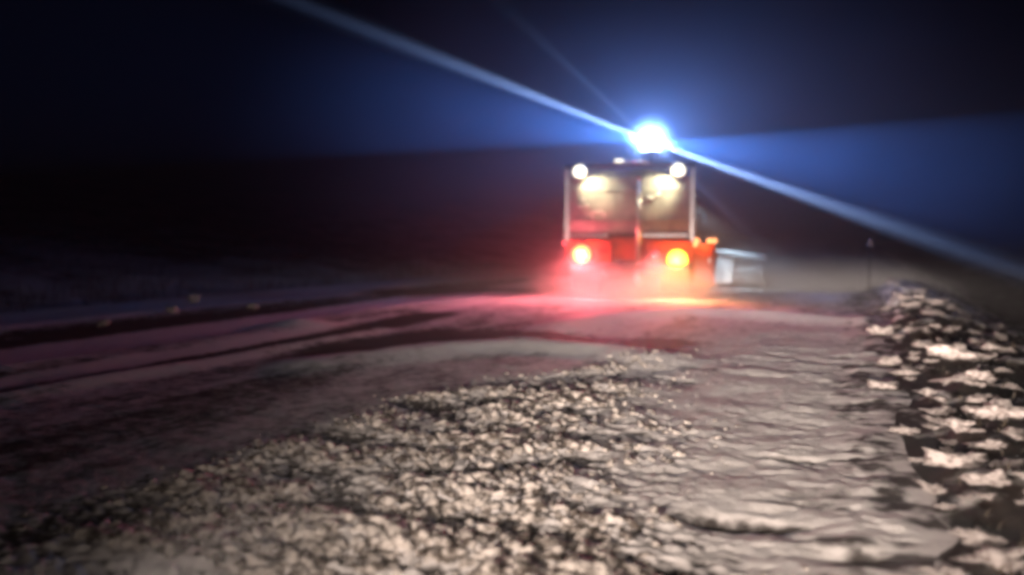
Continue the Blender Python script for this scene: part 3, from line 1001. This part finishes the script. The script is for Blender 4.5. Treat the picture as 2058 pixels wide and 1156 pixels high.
# ------------------------------------------------------------------ air: haze, blown snow and volumes added for the glow
def vol_mat(name, color, density, falloff=False, nscale=2.0, aniso=0.0, nlo=0.3, nhi=0.75):
    m = bpy.data.materials.new(name)
    m.use_nodes = True
    nt = m.node_tree; N = nt.nodes; L = nt.links
    N.remove(N['Principled BSDF'])
    v = N.new('ShaderNodeVolumePrincipled')
    v.inputs['Color'].default_value = (*color, 1)
    v.inputs['Density'].default_value = density
    v.inputs['Anisotropy'].default_value = aniso
    L.new(v.outputs[0], N['Material Output'].inputs['Volume'])
    if falloff:
        tc = N.new('ShaderNodeTexCoord')
        ln = N.new('ShaderNodeVectorMath'); ln.operation = 'LENGTH'
        L.new(tc.outputs['Object'], ln.inputs[0])
        mr = N.new('ShaderNodeMapRange'); mr.interpolation_type = 'SMOOTHERSTEP'
        mr.inputs[1].default_value = 1.0; mr.inputs[2].default_value = 0.0
        L.new(ln.outputs['Value'], mr.inputs[0])
        no = N.new('ShaderNodeTexNoise'); no.inputs['Scale'].default_value = nscale; no.inputs['Detail'].default_value = 3
        L.new(tc.outputs['Object'], no.inputs['Vector'])
        m2 = N.new('ShaderNodeMapRange'); m2.inputs[1].default_value = nlo; m2.inputs[2].default_value = nhi
        L.new(no.outputs['Fac'], m2.inputs[0])
        mu = N.new('ShaderNodeMath'); mu.operation = 'MULTIPLY'
        L.new(mr.outputs[0], mu.inputs[0]); L.new(m2.outputs[0], mu.inputs[1])
        m3 = N.new('ShaderNodeMath'); m3.operation = 'MULTIPLY'; m3.inputs[1].default_value = density
        L.new(mu.outputs[0], m3.inputs[0]); L.new(m3.outputs[0], v.inputs['Density'])
    return m


lo = float(min(GZ.min(), Zb.min())) - 1.0
hi = float(GZ.max()) + 1.0
hz = obj('haze', box(NB(), (0, 250, (lo + hi) / 2), (840, 760, hi - lo)), vol_mat('night_haze', (0.95, 0.96, 1.0), 0.002), None, False)
tag(hz, 'thin night haze of drifting snow over road and moor', kind='stuff')


def puff(name, c, s, rot, m, label):
    bm = NB()
    bmesh.ops.create_icosphere(bm, subdivisions=3, radius=1.02)
    o = obj(name, bm, m)
    o.location = c; o.scale = s; o.rotation_euler = rot
    return tag(o, label, kind='stuff')


TM = Matrix.Translation(truck.location) @ Matrix.Rotation(TH, 4, 'Z')
puff('snow_dust', TM @ Vector((0.0, -0.5, 0.05)), (2.7, 2.3, 1.05), (0, 0, TH), vol_mat('swirling_snow_dust', (1, 1, 1), 1.35, True, 2.0), 'snow dust swirling behind the truck wheels')
puff('snow_spray', TM @ Vector((4.7, 3.4, 0.30)), (3.3, 1.8, 0.95), (0, R(10), TH), vol_mat('snow_spray_air', (1, 1, 1), 2.2, True, 2.2), 'snow spray thrown right by the wing plough')

puff('beacon_glow', TM @ BL, (0.62, 0.62, 0.66), (0, 0, 0), vol_mat('beacon_halo_air', (0.9, 0.95, 1), 1.0, True, 1.2, nlo=-3, nhi=1), 'halo of dense air added round the beacon')  # small dense volume added to give the beacon its soft halo


def streak(ang, length, r0, r1, density, label):
    """thin streak of snow dust that the beacon's lens beam picks out: dense near its axis, thinner far out"""
    d = beam_dir(ang)
    m = bpy.data.materials.new('lit_streak'); m.use_nodes = True
    nt = m.node_tree; N = nt.nodes; L = nt.links
    N.remove(N['Principled BSDF'])
    v = N.new('ShaderNodeVolumePrincipled'); v.inputs['Color'].default_value = (0.9, 0.95, 1, 1)
    L.new(v.outputs[0], N['Material Output'].inputs['Volume'])
    tc = N.new('ShaderNodeTexCoord'); sp = N.new('ShaderNodeSeparateXYZ'); L.new(tc.outputs['Object'], sp.inputs[0])
    def mt(op, a, b=None):
        n = N.new('ShaderNodeMath'); n.operation = op
        for k, q in enumerate((a, b)):
            if q is None: continue
            if isinstance(q, (int, float)): n.inputs[k].default_value = q
            else: L.new(q, n.inputs[k])
        return n.outputs[0]
    rr = mt('SQRT', mt('ADD', mt('MULTIPLY', sp.outputs[0], sp.outputs[0]), mt('MULTIPLY', sp.outputs[1], sp.outputs[1])))
    rad = mt('ADD', mt('MULTIPLY', sp.outputs[2], (r1 - r0) / length), r0)
    q = mt('DIVIDE', rr, rad)
    mr = N.new('ShaderNodeMapRange'); mr.interpolation_type = 'SMOOTHSTEP'
    mr.inputs[1].default_value = 1.0; mr.inputs[2].default_value = 0.0; L.new(q, mr.inputs[0])
    en = N.new('ShaderNodeMapRange'); en.inputs[1].default_value = length; en.inputs[2].default_value = length * 0.2
    L.new(sp.outputs[2], en.inputs[0])
    L.new(mt('MULTIPLY', mt('MULTIPLY', mr.outputs[0], en.outputs[0]), density), v.inputs['Density'])
    bm = NB()
    bmesh.ops.create_cone(bm, cap_ends=True, segments=16, radius1=r0, radius2=r1, depth=length, matrix=Matrix.Translation((0, 0, length / 2)))
    o = obj('light_beam', bm, m)  # denser cone added to make the narrow beam visible
    o.location = TM @ BL + d * 0.25
    o.rotation_euler = d.to_track_quat('Z', 'Y').to_euler()
    return tag(o, label, kind='stuff')


streak(R(22.3), 12.0, 0.10, 0.28, 0.30, 'bright beam, shown by an added cone of dense air, running up left from the beacon')
streak(R(180 + 20.3), 13.0, 0.10, 0.28, 0.30, 'bright beam, shown by an added cone of dense air, running down right from the beacon')
streak(R(43), 4.0, 0.08, 0.20, 0.10, 'faint steep beam, shown by an added cone of dense air, above the beacon')
streak(R(180 + 43), 4.5, 0.08, 0.22, 0.35, 'faint steep beam, shown by an added cone of dense air, below the beacon')
puff('snow_spray', TM @ Vector((3.2, 2.5, 0.35)), (1.9, 0.9, 0.62), (0, R(8), TH), vol_mat('plough_spray_air', (1, 1, 1), 2.6, True, 2.4), 'dense snow spray in front of the wing plough')

puff('blown_snow', TM @ Vector((0.3, 0.5, 2.6)), (10.5, 9.0, 5.5), (0, 0, TH), vol_mat('blown_snow_air', (0.96, 0.97, 1), 0.075, True, 2.2, nlo=0.0, nhi=0.7), 'thin cloud of blown snow added round the truck to fade its beams')  # cloud added so beams and lamp glow die away with distance
